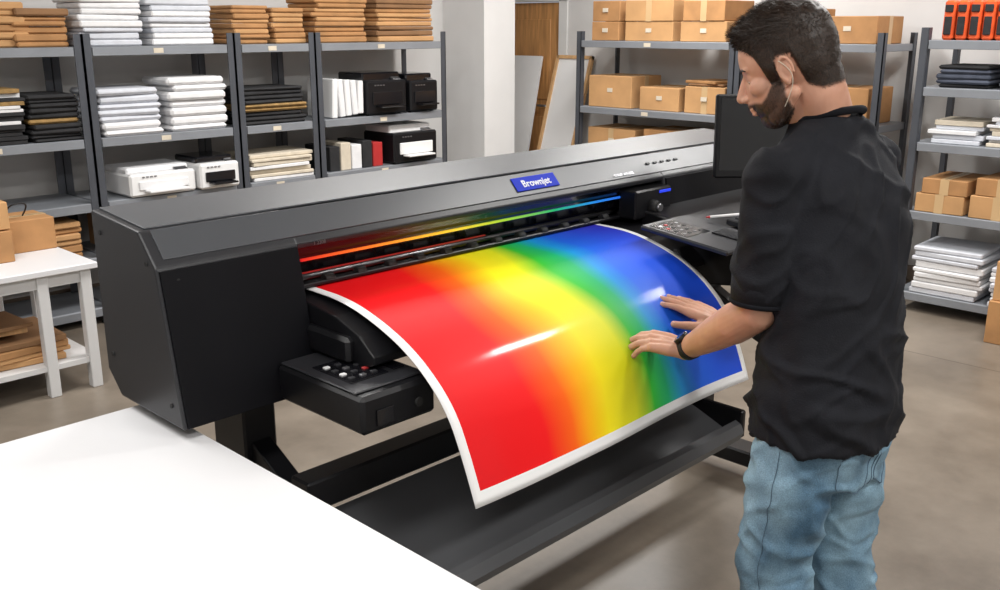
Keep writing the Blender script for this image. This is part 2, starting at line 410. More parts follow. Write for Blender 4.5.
def boxes(name,xc,lst,z):
    q=B()
    for (y0,y1,h,*r) in lst:
        zz=z+.001+(r[0] if r else 0)
        carton(q,(xc+random.uniform(-.01,.01),(y0+y1)/2,zz+h/2),(.38,abs(y1-y0)*.94,h),random.choice(['kraft2','kraft']),random.uniform(-.02,.02),'y' if random.random()<.5 else 'x')
        q.box((xc-.193,(y0+y1)/2,zz+h*.55),(.004,.05,.03),'cream')
    return q.done(name)
boxes('cardboard_boxes',XM,[(4.98,4.70,.14),(4.98,4.70,.15,.143),(4.66,4.2,.14),(4.66,4.2,.15,.143),(4.16,3.75,.14),(4.14,3.77,.14,.143)],1.584)
boxes('cardboard_boxes',XM,[(5.0,4.55,.24),(4.5,4.12,.17),(4.1,3.74,.19)],1.08)
stack('kraft_parcel_pile',XM,3.95,1.275,.34,.3,2,.02,['kraft','kraftd'],.01,.004,rot=.3)
boxes('cardboard_boxes',XM,[(5.0,4.5,.2),(4.45,4.0,.22),(3.98,3.74,.18)],.717)
boxes('cardboard_boxes',XM,[(5.0,4.5,.22),(4.45,3.9,.2)],.4)
boxes('cardboard_boxes',XM,[(3.55,3.15,.22),(3.1,2.68,.17)],1.584)
boxes('cardboard_boxes',XM,[(3.55,3.15,.2),(3.1,2.7,.23)],1.08)
boxes('cardboard_boxes',XM,[(3.55,3.0,.22)],.717)
XQ=6.08
q=B()
for i in range(12):
    y=2.2-.072*i
    q.box((XQ-.02,y,1.617+.11),(.3,.062,.22),'orange',.012); q.box((XQ-.175,y,1.617+.08),(.012,.04,.10),'dark',.003); q.box((XQ-.175,y,1.617+.175),(.012,.045,.04),'dark',.003)
q.done('orange_ink_pouches')
stack('folded_slate_textiles',XQ,2.08,1.35,.36,.30,5,.028,['slate','dark'],.01,.01)
stack('paper_ream_stack',XQ,1.72,1.35,.36,.32,7,.019,['paper','paper2','cream'],.01,.003)
stack('paper_ream_stack',XQ,1.36,1.35,.36,.30,6,.02,['paper','paper2'],.01,.003)
stack('paper_ream_stack',XQ,2.10,1.03,.34,.28,5,.025,['paper2','cream','paper'],.02,.003,rot=.12)
stack('paper_ream_stack',XQ,1.76,1.03,.34,.30,8,.022,['paper','cream','paper2'],.015,.003,rot=.08)
stack('paper_ream_stack',XQ,1.38,1.03,.34,.30,5,.022,['paper','cream'],.015,.003)
q=B()
for (y,w,h,zz) in ((2.12,.28,.11,0),(1.80,.30,.13,0),(1.44,.34,.12,0),(2.1,.26,.09,.112),(1.78,.28,.10,.132),(1.42,.3,.1,.122)):
    carton(q,(XQ,y,.622+zz+h/2),(.4,w,h),'kraft' if zz else 'kraft2',random.uniform(-.05,.05))
q.done('cardboard_boxes')
stack('paper_ream_stack',XQ-.02,2.03,.12,.42,.40,9,.034,['paper','paper2'],.015,.006)
stack('paper_ream_stack',XQ-.02,1.6,.12,.42,.36,8,.03,['paper','paper2'],.015,.006)
q=B(); carton(q,(5.70,1.50,.12),(.3,.34,.24),'kraft'); carton(q,(5.71,1.50,.351),(.28,.32,.22),'kraft2'); q.done('cardboard_boxes')

# ------------------------------------------------------------ back-left bench
q=B(); bx0,bx1,by0,by1,bz=.55,1.86,4.49,5.22,.62
q.bb((bx0,by0,bz-.03),(bx1,by1,bz),'table',.004)
q.bb((bx0+.05,by0+.03,bz-.09),(bx1-.05,by0+.05,bz-.03),'tleg'); q.bb((bx0+.05,by1-.05,bz-.09),(bx1-.05,by1-.03,bz-.03),'tleg')
for x in(bx0+.03,bx1-.08,bx1-.28):
    for y in(by0+.02,by1-.07): q.bb((x,y,0),(x+.05,y+.05,bz-.03),'tleg',.003)
q.bb((bx0+.03,by0+.03,.13),(bx1-.03,by1-.03,.155),'tleg')
q.done('white_workbench')
q=B(); carton(q,(1.42,4.92,.62+.075),(.34,.3,.15),'kraft'); carton(q,(1.43,4.92,.62+.22),(.32,.28,.13),'kraft2'); q.box((1.30,4.763,.62+.08),(.1,.003,.06),'paper'); q.done('cardboard_boxes')
q=B(); carton(q,(1.73,5.06,.62+.08),(.24,.26,.16),'kraft'); q.done('cardboard_box')
q=B(); carton(q,(1.30,4.64,.62+.03),(.24,.2,.06),'paper'); q.done('white_carton')
curve('packing_string',[(1.66,5.03,.79),(1.64,4.96,.85),(1.70,4.93,.87),(1.76,5.0,.84),(1.74,5.04,.785)],.004,'dark')
stack('kraft_parcel_pile',1.45,4.8,.155,.55,.42,4,.03,['kraft','kraft2','kraftd'],.02,.004,rot=.2)
stack('wooden_frame_offcuts',1.35,4.78,.305,.5,.3,2,.025,['woodf','kraftd'],.04,.003,rot=.3)

# ------------------------------------------------------------ foreground table
q=B(); tz=.84
q.bb((-.25,.72,tz-.035),(.949,2.098,tz),'table',.004)
for x in(-.2,.85):
    for y in(.78,1.98): q.bb((x,y,0),(x+.05,y+.05,tz-.035),'tleg',.003)
q.bb((-.17,.8,tz-.1),(.87,.82,tz-.035),'tleg'); q.bb((-.17,2.0,tz-.1),(.87,2.02,tz-.035),'tleg')
q.done('white_work_table')

# ------------------------------------------------------------ wide-format printer (built in its own unit, .9 m per unit)
S=.9; PM=Matrix.Translation(V((0,0,.17)))@Matrix.Scale(S,4)
def W(x,y,z): return PM@V((x,y,z))
FZ=-.17/.9
P=empty('wide_format_printer')
endp=[(2.424,1.252),(2.173,1.232),(2.10,1.153),(2.027,.769),(2.36,.769),(2.424,.83)]
q=B(PM); q.prismx(endp,1.0,1.393,'body',.006); q.done('left_end_cover',P)
q=B(PM); q.prismx([(2.093,1.146),(2.021,.774),(2.03,.774),(2.102,1.146)],1.008,1.388,'front',.001); q.done('left_front_panel',P)
q=B(PM); q.prismx(endp,3.02,3.78,'body',.006); q.prismx([(2.093,1.146),(2.021,.774),(2.03,.774),(2.102,1.146)],3.03,3.77,'front',.001); q.done('right_end_cover',P)
q=B(PM); q.prismx([(2.424,1.250),(2.173,1.230),(2.10,1.152),(2.104,1.138),(2.20,1.125),(2.424,1.125)],1.390,3.022,'body',.004); q.done('top_cover',P)
q=B(PM)
q.prismx([(2.418,1.2565),(2.181,1.2375),(2.181,1.232),(2.418,1.25)],1.02,3.77,'bodytop',.002)
q.prismx([(2.168,1.2325),(2.112,1.1705),(2.116,1.165),(2.172,1.226)],1.03,3.765,'bodytop',.001); q.done('fascia_plate',P)
q=B(PM); q.bb((1.39,2.27,.775),(3.022,2.42,1.126),'bodyblk')
q.prismx([(2.125,1.135),(2.27,1.135),(2.27,1.04),(2.17,1.05)],1.39,3.022,'gloss',.003); q.done('carriage_bay',P)
q=B(PM); q.bb((1.42,2.130,1.094),(2.98,2.136,1.101),'strip'); q.done('reflection_strip',P)  # thin glowing bar stands for the sheet's reflection on the black lip
q=B(PM); q.cyl((1.39,2.19,1.035),(3.02,2.19,1.035),.010,.010,'steel'); q.bb((1.39,2.13,1.018),(3.02,2.16,1.030),'bodyblk',.003)
for i in range(14): q.cyl((1.5+i*.11,2.145,1.03),(1.53+i*.11,2.145,1.03),.014,.014,'rubber',14)
q.bb((1.39,2.120,1.063),(2.1,2.126,1.066),'redline'); q.done('feed_rail',P)  # red bar is a painted reflection, not part of the rail
q=B(PM); q.prismx([(2.28,1.002),(2.1,1.002),(1.95,.985),(1.86,.955),(1.80,.91),(1.80,.89),(2.05,.79),(2.28,.775)],1.395,3.018,'bodyblk',.004); q.done('platen',P)
q=B(PM); q.bb((2.80,2.06,1.02),(3.02,2.14,1.125),'bodyblk',.006); q.cyl((2.90,2.062,1.06),(2.90,2.03,1.06),.026,.022,'rubber'); q.cyl((2.90,2.035,1.06),(2.90,2.02,1.06),.014,.014,'steel'); q.done('print_carriage',P)
q=B(PM); q.bb((2.94,2.056,1.104),(3.012,2.06,1.115),'blueglow',.002); q.done('status_light',P)
n=V((0,-.734,.679)); dd=V((0,.679,.734)); ctr=V((2.35,2.140,1.2000))+n*.004
LM=Matrix(((1,dd.x,n.x,ctr.x),(0,dd.y,n.y,ctr.y),(0,dd.z,n.z,ctr.z),(0,0,0,1)))
q=B(PM@LM); q.box((0,0,0),(.205,.052,.003),'blue',.001); q.done('nameplate',P)
def text(s,Mx,size,k,name,off=0):
    cu=bpy.data.curves.new(name,'FONT'); cu.body=s; cu.size=size; cu.align_x='CENTER'; cu.align_y='CENTER'; cu.extrude=.0006; cu.offset=off
    cu.materials.append(M[k]); o=bpy.data.objects.new(name,cu); SC.collection.objects.link(o); o.matrix_world=Mx; o.parent=P; return o
text('Brownjet',PM@LM@Matrix.Translation(V((0,-.002,.0022))),.036,'logow','nameplate_text',.0006)
text('1 2308',PM@Matrix.Translation(V((1.46,2.098,1.146)))@Matrix.Rotation(math.radians(90),4,'X'),.014,'steel','label_text')
text('CLOUD  AH1-225L',PM@LM@Matrix.Translation(V((.45,-.028,.001))),.014,'steel','label_text_b')
q=B(PM@LM)
for i in range(5): q.box((.62+i*.045,.0,0.0),(.022,.008,.004),'key',.001)
q.done('fascia_buttons',P)
q=B(PM)
for p in ((1.05,2.096,1.12),(1.05,2.036,.80)): q.cyl(p,(p[0],p[1]-.008,p[2]),.005,.005,'rubber',10)
for p in((1.0,2.38,1.2),(1.0,2.38,.88),(1.0,2.08,.82),(1.0,2.14,1.16)): q.cyl((p[0]+.002,p[1],p[2]),(p[0]-.003,p[1],p[2]),.006,.006,'rubber',10)
q.done('cover_screws',P)
q=B(PM); q.bb((1.27,1.69,.772),(1.50,2.04,.868),'bodyblk',.010); q.bb((1.275,1.72,.868),(1.49,2.03,.874),'body',.003)
q.bb((1.375,1.88,.875),(1.56,2.08,.945),'bodyblk',.010); q.bb((1.40,1.90,.944),(1.55,2.06,.95),'gloss',.002)
q.bb((1.305,1.775,.873),(1.42,1.935,.877),'gloss',.001)
for i in range(3):
    for j in range(4):
        q.box((1.325+i*.034,1.80+j*.034,.878),(.016,.012,.005),['key','red','key','paper','key','steel'][(i*5+j*3)%6],.001)
q.bb((1.44,1.78,.874),(1.475,1.92,.878),'gloss',.001)
q.bb((1.31,1.684,.79),(1.36,1.692,.83),'gloss',.001); q.cyl((1.44,1.692,.815),(1.44,1.683,.815),.012,.012,'rubber')
q.done('left_control_pod',P)
q=B(PM)
q.prismx([(2.08,1.05),(1.50,.985),(1.46,.955),(1.50,.86),(2.08,.78)],2.86,3.62,'bodyblk',.008)
Rx=Matrix.Rotation(math.radians(6.4),4,'X')
q.box((2.745,1.73,1.028),(.27,.34,.016),'body',.005,Rx); q.box((2.70,1.80,1.0435),(.14,.15,.003),'gloss',.001,Rx)
for i in range(4):
    for j in range(4):
        q.box((2.655+i*.030,1.752+j*.032,1.0445+(.032*j-.05)*.112+.001),(.013,.010,.003),['steel','key','red','key','green','key','steel','paper'][(i*3+j*5)%8],.001,Rx)
q.box((2.80,1.66,1.030),(.10,.10,.006),'gloss',.001,Rx)
q.box((3.16,1.68,1.024),(.42,.20,.022),'body',.004,Rx)
for i in range(12):
    for j in range(5): q.box((2.99+i*.031,1.61+j*.034,1.036+(j*.034-.07)*.112),(.026,.028,.010),'key',.002,Rx)
q.done('operator_console',P)
q=B(PM); q.cyl((2.88,1.80,1.058),(2.96,1.72,1.068),.005,.005,'paper',10); q.cyl((2.88,1.80,1.058),(2.87,1.81,1.057),.005,.002,'red',10); q.done('marker_pen')
mc=W(3.43,1.86,1.290); az=math.radians(228)
MX=Matrix.Translation(mc)@Matrix.Rotation(az+math.pi/2,4,'Z')@Matrix.Rotation(math.radians(-4),4,'X')
q=B(MX); q.box((0,0,0),(.45,.028,.285),'bodyblk',.006); q.box((0,-.0145,.006),(.42,.002,.245),'screen',0); q.box((0,.03,0),(.2,.04,.14),'bodyblk',.01)
q.done('monitor',P)
q=B(); a=W(3.46,1.93,.98); q.cyl(a,(a.x,a.y,mc.z),.018,.018,'bodyblk'); q.done('monitor_post',P)
q=B(PM)
for x in (1.22,3.45):
    q.bb((x,2.14,FZ+.12),(x+.10,2.30,.772),'bodyblk',.006)
    q.bb((x-.01,1.55,FZ+.07),(x+.11,2.62,FZ+.14),'bodyblk',.008)
    for y in(1.62,2.54):
        q.cyl((x+.02,y,FZ+.036),(x+.08,y,FZ+.036),.036,.036,'rubber',20); q.bb((x+.025,y-.02,FZ+.03),(x+.075,y+.02,FZ+.08),'steel')
    q.prismx([(2.2,.66),(2.2,.56),(1.66,.33),(1.62,.36)],x+.02,x+.08,'bodyblk',.004)
q.bb((1.25,2.17,.12),(3.5,2.27,.22),'bodyblk',.006); q.bb((1.25,1.90,.50),(3.5,1.98,.585),'bodyblk',.006)
q.done('stand',P)
prof=[(1.93,.475),(1.82,.435),(1.72,.40),(1.63,.365),(1.59,.345),(1.565,.345),(1.556,.365),(1.566,.385),(1.58,.39)]
q=B(PM); th=.014
inn=[]
for i,p in enumerate(prof):
    a=V(prof[max(0,i-1)]); b=V(prof[min(len(prof)-1,i+1)]); t=(b-a).normalized(); inn.append((p[0]+t.y*th*-1, p[1]+t.x*th))
q.prismx(prof+inn[::-1],1.16,2.76,'panelgrey'); q.done('media_catcher',P)
q=B(PM); q.bb((1.14,1.55,.34),(1.165,1.96,.50),'bodyblk',.006); q.bb((2.757,1.55,.34),(2.782,1.96,.44),'bodyblk',.006); q.done('catcher_end_caps',P)

# printed sheet
prof=[(2.20,1.0155),(2.1,1.0145),(2.02,1.012),(1.947,1.003),(1.88,.987),(1.808,.964),(1.74,.935),(1.67,.892),(1.608,.838),(1.568,.785),(1.54,.73),(1.515,.672),(1.487,.600)]
def cat(pts,n):
    out=[]
    P_=[V((p[0],p[1])) for p in pts]; P_=[2*P_[0]-P_[1]]+P_+[2*P_[-1]-P_[-2]]
    segs=len(pts)-1
    for k in range(n+1):
        t=k/n*segs; i=min(int(t),segs-1); u=t-i; a,b,c,d=P_[i:i+4]
        out.append(.5*((2*b)+(c-a)*u+(2*a-5*b+4*c-d)*u*u+(3*b-a-3*c+d)*u**3))
    return out
pr=cat(prof,60); nx=70
L=[0]
for a,b in zip(pr,pr[1:]): L.append(L[-1]+(b-a).length)
vs=[];fs=[];uvs=[]
for j,p in enumerate(pr):
    v=L[j]/L[-1]
    for i in range(nx+1):
        u=i/nx; x=1.438+(2.665-1.438)*u
        dz=.004*math.sin(u*7+v*3)*v+ .006*noise.noise(V((u*3,v*3,1)))*v
        vs.append(W(x+.012*(1-v)*u*2,p.x+dz*.6,p.y+dz)); uvs.append((u,v))
for j in range(60):
    for i in range(nx): a=j*(nx+1)+i; fs.append((a,a+nx+1,a+nx+2,a+1))
me=bpy.data.meshes.new('rainbow_print'); me.from_pydata([tuple(v) for v in vs],[],fs)
ul=me.uv_layers.new(name='UVMap')
for lp in me.loops: ul.data[lp.index].uv=uvs[lp.vertex_index]
me.materials.append(M['rain']); me.materials.append(M['paper']); me.polygons.foreach_set('use_smooth',[True]*len(me.polygons)); me.update()
o=bpy.data.objects.new('rainbow_print',me); SC.collection.objects.link(o)
sd=o.modifiers.new('s','SOLIDIFY'); sd.thickness=.0012; sd.offset=-1; sd.material_offset=1; sd.material_offset_rim=1

# ------------------------------------------------------------ man
MAN=empty('man')
fw=V((math.cos(math.radians(80)),math.sin(math.radians(80)),0)); lt=V((-fw.y,fw.x,0))
SL=V((1.905,1.035,1.385)); SR=V((2.270,.985,1.385))
EL=V((1.888,1.042,1.085)); ER=V((2.335,1.15,1.06))
WL=V((2.000,1.300,.905)); WR=V((2.235,1.345,.915))
q=B()
rings=[(2.005,.917,.805,.186,.146),(2.006,.918,.85,.182,.140),(2.012,.92,.92,.175,.132),(2.025,.926,1.02,.167,.124),(2.045,.942,1.15,.168,.124),(2.070,.965,1.27,.180,.128),(2.085,.985,1.35,.182,.122),(2.095,1.0,1.41,.160,.102),(2.10,1.01,1.455,.120,.084),(2.10,1.02,1.495,.076,.076)]
q.loft([((x,y,z),lt*a,fw*b) for x,y,z,a,b in rings],'tee')
ul_=(EL-SL); ur_=(ER-SR)
for S_,u_,sg in((SL,ul_,1),(SR,ur_,-1)):
    q.chain([S_+V((.055*sg,-.008*sg,.0)),S_,S_+u_*.3,S_+u_*.55,S_+u_*.76],[.068,.064,.063,.064,.068],'tee',seg=28)
q.chain([V((2.10,1.0,1.475)),SL+V((.03,-.01,.025))],[.055,.045],'tee'); q.chain([V((2.10,1.0,1.475)),SR+V((-.03,0,.025))],[.055,.045],'tee')
tee=bake(q.done('tshirt',MAN),.0070,4)
def wr(p,n):
    a=noise.noise(V((p.x*9+p.z*5,p.y*9-p.z*3,p.z*4)))
    b=1-abs(noise.noise(V((p.x*6+p.z*7,p.y*7-p.z*2,p.z*7+4))))*2
    c=1-abs(noise.noise(V((p.x*12-p.z*9,p.y*12,p.z*9+14))))*2
    low=sstep(1.25,.85,p.z)
    return .007*a+ .020*max(0,b-.5)*(.5+low) + .015*max(0,c-.55)+ .003*noise.noise(p*22)
displace(tee,wr); tee.data.polygons.foreach_set('use_smooth',[True]*len(tee.data.polygons))
def ringpts(c,a,b,nn=24,tilt=V((0,0,0))):
    return [V(c)+a*math.cos(t)+b*math.sin(t)+V((0,0,1))*((a*math.cos(t)+b*math.sin(t)).dot(tilt)) for t in [2*math.pi*i/nn for i in range(nn)]]
curve('tshirt_collar',ringpts((2.098,1.022,1.500),lt*.074,fw*.076,tilt=fw*-.30),.009,'rib',MAN,True)
for S_,u_,nm in((SL,ul_,'sleeve_hem_left'),(SR,ur_,'sleeve_hem_right')):
    ax=u_.normalized(); a_=ax.cross(V((0,1,0))).normalized(); b_=ax.cross(a_)
    curve(nm,ringpts(S_+u_*.93,a_*.060,b_*.060),.007,'rib',MAN,True)
    q=B(); q.cyl(S_+u_*.72,S_+u_*.93,.067,.064,'tee',36); q.done(nm+'_cuff',MAN)
q=B()
q.loft([((2.0,.917,.70),lt*.155,fw*.110),((2.0,.917,.84),lt*.160,fw*.118),((2.005,.92,.95),lt*.145,fw*.10)],'denim')
HL=V((1.920,.935,.80)); HR=V((2.085,.902,.80))
q.ell(V((1.957,.887,.78)),(.085,.085,.10),'denim'); q.ell(V((2.055,.872,.78)),(.085,.085,.10),'denim')
q.chain([HL,V((1.912,.945,.66)),V((1.914,.965,.50)),V((1.909,.945,.34)),V((1.905,.92,.09))],[.090,.094,.080,.074,.066],'denim',seg=28)
q.chain([HR,V((2.098,.905,.66)),V((2.112,.91,.50)),V((2.116,.875,.34)),V((2.12,.85,.09))],[.090,.094,.080,.074,.066],'denim',seg=28)
je=bake(q.done('jeans',MAN),.0075,6)
def wj(p,n):
    b=1-abs(noise.noise(V((p.x*7,p.y*7,p.z*13+4))))*2
    c=1-abs(noise.noise(V((p.x*10+p.z*6,p.y*10,p.z*9+9))))*2
    k=sstep(.84,.76,p.z)
    return k*(.018*max(0,b-.5)+.014*max(0,c-.55)+.004*noise.noise(p*14))
displace(je,wj)
bvh=BVHTree.FromPolygons([v.co for v in je.data.vertices],[p.vertices[:] for p in je.data.polygons])
def onjeans(path,nsub=10):
    out=[]
    for a,b in zip(path,path[1:]):
        for i in range(nsub):
            p=V(a).lerp(V(b),i/nsub); h=bvh.find_nearest(p); out.append(h[0]+h[1]*.0004)
    return out
def pocket(c,half,h,name):
    c=V(c); s_=lt
    pts=[c+s_*half+V((0,0,h)),c-s_*half+V((0,0,h)),c-s_*half*.92-V((0,0,h*.6)),c-V((0,0,h)),c+s_*half*.92-V((0,0,h*.6)),c+s_*half+V((0,0,h))]
    curve(name,onjeans(pts),.0010,'thread',MAN)
pocket(V((1.935,.80,.735)),.055,.065,'back_pocket_left'); pocket(V((2.075,.775,.735)),.055,.065,'back_pocket_right')
curve('side_seam',onjeans([(1.80,.93,.80),(1.80,.94,.66),(1.82,.96,.5),(1.82,.94,.34),(1.82,.92,.1)]),.0009,'thread',MAN)
curve('seat_seam',onjeans([(2.01,.78,.80),(2.01,.79,.66)]),.0010,'thread',MAN)
for sgn,a,nm in((1,V((1.905,.92,0)),'shoe_left'),(-1,V((2.12,.85,0)),'shoe_right')):
    q=B(); f2=V((math.cos(math.radians(80+8*sgn)),math.sin(math.radians(80+8*sgn)),0)); l2=V((-f2.y,f2.x,0))
    q.chain([a-f2*.045+V((0,0,.045)),a+f2*.04+V((0,0,.045)),a+f2*.13+V((0,0,.038)),a+f2*.175+V((0,0,.032))],[.042,.043,.037,.030],'shoe')
    q.chain([a+V((0,0,.05)),a+V((0,0,.12))],[.045,.04],'shoe')
    bake(q.done(nm,MAN),.006,3)
    q=B(); q.loft([(a+f2*.065+V((0,0,.002)),l2*.046,f2*.15),(a+f2*.065+V((0,0,.022)),l2*.046,f2*.148)],'sole'); q.done(nm+'_sole',MAN)
def hand(q,Wp,tip,n,left,curls,spread,thumb,k='skin'):
    d=(tip-Wp).normalized(); n=(n-d*n.dot(d)).normalized(); s=d.cross(n) if left else n.cross(d)
    def Pt(a,b,c): return Wp+d*a+s*b+n*c
    offs=[.030,.010,-.011,-.030]; klen=[.090,.094,.088,.080]
    lens=[.072,.080,.074,.058]; rr=[.0098,.0100,.0095,.0085]
    for o_,kl in zip(offs,klen):
        q.chain([Pt(.0,o_*.45,0),Pt(kl*.5,o_*.85,.003),Pt(kl,o_,.001)],[.0165,.0155,.0125],k)
    q.chain([Pt(.02,0,-.003),Pt(.06,.0,-.002)],[.019,.019],k)
    nails=[]
    for i in range(4):
        p=Pt(klen[i],offs[i],0); ang=curls[i][0]; pts=[p]; rad=[rr[i]*1.12]
        sp=spread[i]
        for j,fr in enumerate((.45,.30,.25)):
            if j: ang+=curls[i][j]
            dv=(d*math.cos(ang)-n*math.sin(ang)+s*sp).normalized()
            p=p+dv*lens[i]*fr; pts.append(p); rad.append(rr[i]*(1-.07*(j+1)))
        q.chain(pts,rad,k,seg=16)
        up=(n*math.cos(ang)+d*math.sin(ang)).normalized()
        nails.append((pts[-1]-dv*.002+up*(rad[-1]*.80),dv,up))
    b0=Pt(.022,.022,-.006); t0=(d*thumb[0]+s*thumb[1]-n*thumb[2]).normalized(); t1=(d*(thumb[0]+.35)+s*(thumb[1]-.3)-n*thumb[2]).normalized()
    a1=b0+t0*.046; a2=a1+t1*.034; a3=a2+t1*.026
    q.chain([b0,a1,a2,a3],[.0175,.0130,.0112,.0095],k)
    nails.append((a3+n*.007,t1,n))
    return nails
def arm(name,Sx,E,Wp,tip,n,left,curls,spread,thumb):
    q=B(); f=(Wp-E)
    q.chain([Sx+(E-Sx)*.45,E],[.048,.045],'skin',seg=24)
    q.chain([E,E+f*.28,E+f*.6,E+f*.88,Wp],[.045,.048,.040,.030,.027],'skin',seg=24)
    d=(tip-Wp).normalized(); q.chain([E+f*.9,Wp,Wp+d*.02],[.028,.026,.022],'skin')
    nails=hand(q,Wp,tip,n,left,curls,spread,thumb)
    o=bake(q.done(name,MAN),.0028,3)
    def dv(p,nn): return .0012*noise.noise(p*40)
    displace(o,dv)
    q=B()
    for p,dd,up in nails:
        s_=dd.cross(up).normalized(); X=Matrix(((dd.x,s_.x,up.x,p.x),(dd.y,s_.y,up.y,p.y),(dd.z,s_.z,up.z,p.z),(0,0,0,1)))
        q.ell((0,0,0),(.0065,.005,.0016),'nail',X,12,8)
    q.done(name+'_nails',MAN)
tL=V((1.935,1.445,.93)); tR=V((2.175,1.52,.985))
arm('arm_left',SL,EL,WL,tL,V((-.15,-.3,.94)),True,[(.35,.5,.35),(.30,.45,.3),(.32,.45,.3),(.38,.5,.3)],[.06,.01,-.03,-.09],(.75,.6,.45))
arm('arm_right',SR,ER,WR,tR,V((0,-.45,.89)),False,[(.02,.18,.12),(0,.15,.1),(.0,.15,.1),(.05,.18,.1)],[.09,.02,-.04,-.12],(.6,.8,.15))
f=(WL-EL).normalized(); wc=EL+(WL-EL)*.93; up=V((-.45,-.4,.8)); up=(up-f*up.dot(f)).normalized(); sd_=f.cross(up)
X=Matrix(((f.x,sd_.x,up.x,wc.x),(f.y,sd_.y,up.y,wc.y),(f.z,sd_.z,up.z,wc.z),(0,0,0,1)))
q=B(X); 
q.cyl((-.011,0,0),(.011,0,0),.0320,.0312,'rubber',32); q.cyl((0,0,.026),(0,0,.038),.020,.019,'bodyblk',24); q.cyl((0,0,.0375),(0,0,.0388),.0165,.0165,'gloss',24); q.cyl((0,.020,.032),(0,.024,.032),.003,.003,'steel',10)
q.done('wristwatch',MAN)

# head
haz=math.radians(110); hp=math.radians(25); HS=1.1
F=V((math.cos(haz)*math.cos(hp),math.sin(haz)*math.cos(hp),-math.sin(hp))); Lx=V((-math.sin(haz),math.cos(haz),0)); U=F.cross(Lx)
HC=V((2.032,1.100,1.612))
HM=Matrix(((F.x*HS,Lx.x*HS,U.x*HS,HC.x),(F.y*HS,Lx.y*HS,U.y*HS,HC.y),(F.z*HS,Lx.z*HS,U.z*HS,HC.z),(0,0,0,1)))
HI=HM.inverted()
q=B()
q.ell((-.012,0,.028),(.096,.075,.086),'skin',HM,48,32)
q.ell((-.035,0,.0),(.066,.066,.07),'skin',HM)
q.ell((.028,0,-.035),(.062,.058,.072),'skin',HM)
q.ell((.050,0,-.084),(.030,.034,.024),'skin',HM)
q.chain([(-.005,.056,-.055),(.045,.032,-.088)],[.017,.017],'skin',HM); q.chain([(-.005,-.056,-.055),(.045,-.032,-.088)],[.017,.017],'skin',HM)
q.ell((.062,0,.022),(.019,.050,.013),'skin',HM); q.ell((.052,0,.045),(.027,.052,.032),'skin',HM)
for s_ in(1,-1):
    q.ell((.048,.038*s_,-.020),(.028,.024,.022),'skin',HM)
    q.ell((.094,.011*s_,-.033),(.010,.009,.007),'skin',HM)
    q.ell((-.010,.073*s_,-.010),(.012,.006,.022),'skin',HM)
    ear=[(-.011+.014*math.cos(t),(.077+.003*(1-math.cos(t)))*s_,-.008+.024*math.sin(t)) for t in [math.radians(a) for a in range(-70,290,25)]][:12]
    q.chain(ear,[.0036*HS]*len(ear),'skin',HM,seg=10)
    q.ell((-.006,.075*s_,-.032),(.007,.005,.008),'skin',HM)
q.chain([(.076,0,.012),(.092,0,-.008),(.104,0,-.027)],[.009,.0095,.0115],'skin',HM)
q.ell((.083,0,-.046),(.012,.02,.012),'skin',HM)
q.ell((.087,0,-.056),(.009,.022,.0055),'skin',HM); q.ell((.085,0,-.066),(.010,.019,.0065),'skin',HM)
for s_ in(1,-1): q.ell((.0600,.031*s_,.002),(.0125,.0145,.0115),'skin',HM)
nk=V((2.10,1.01,1.46))
q.chain([HM@V((-.040,0,-.03)),HM@V((-.045,0,-.08)),nk],[.058,.057,.060],'skin',seg=28)
q.chain([HM@V((.0,0,-.07)),nk+fw*.02],[.045,.05],'skin',seg=24)
hd=bake(q.done('head',MAN),.0028,5)
hl=[(-.12,-.075),(-.06,-.070),(-.036,-.05),(-.030,.005),(-.020,.018),(.0,.020),(.004,.008),(.008,-.03),(.028,-.03),(.033,.010),(.040,.036),(.054,.056),(.07,.068),(.12,.077)]
bu=[(.0,-.02),(.012,-.02),(.030,-.026),(.045,-.042),(.06,-.050),(.075,-.044),(.12,-.042)]
bl=[(-.01,-.07),(.005,-.085),(.03,-.108),(.06,-.125),(.12,-.14)]
def hmask(p):
    f_,l_,u_=p
    if abs(l_)>.0725 and -.03<f_<.004 and -.045<u_<.019: return 0,0
    h=sstep(-.003,.005,u_-interp(hl,f_))
    b=0
    if f_>.004:
        b=sstep(-.003,.005,interp(bu,f_)-u_)*sstep(-.004,.004,u_-interp(bl,f_))*sstep(.002,.010,f_)
        if f_>.080 and abs(l_)<.022 and -.073<u_<-.051: b=0
    return h,b
me=hd.data; N=[v.normal.copy() for v in me.vertices]
ca=me.color_attributes.new('hairmask','FLOAT_COLOR','POINT')
hairv=[];beardv=[]
for i,v in enumerate(me.vertices):
    p=HI@v.co; h,b=hmask(p)
    tap=sstep(0,.035,p.z-interp(hl,p.x))
    thick=.003+tap*(.006+.012*sstep(.04,.09,p.z))+.008*sstep(.02,.07,p.x)*sstep(.06,.09,p.z)
    nz=.6*noise.noise(V(p)*50)+.25*noise.noise(V(p)*130)
    v.co=v.co+N[i]*(h*thick*(1+.3*nz)+b*.003*(1+.5*nz))
    m_=max(h,b*.90); ca.data[i].color=(m_,m_,m_,1)
    if h>.4: hairv.append((i,thick))
    elif b>.4: beardv.append(i)
me.update()
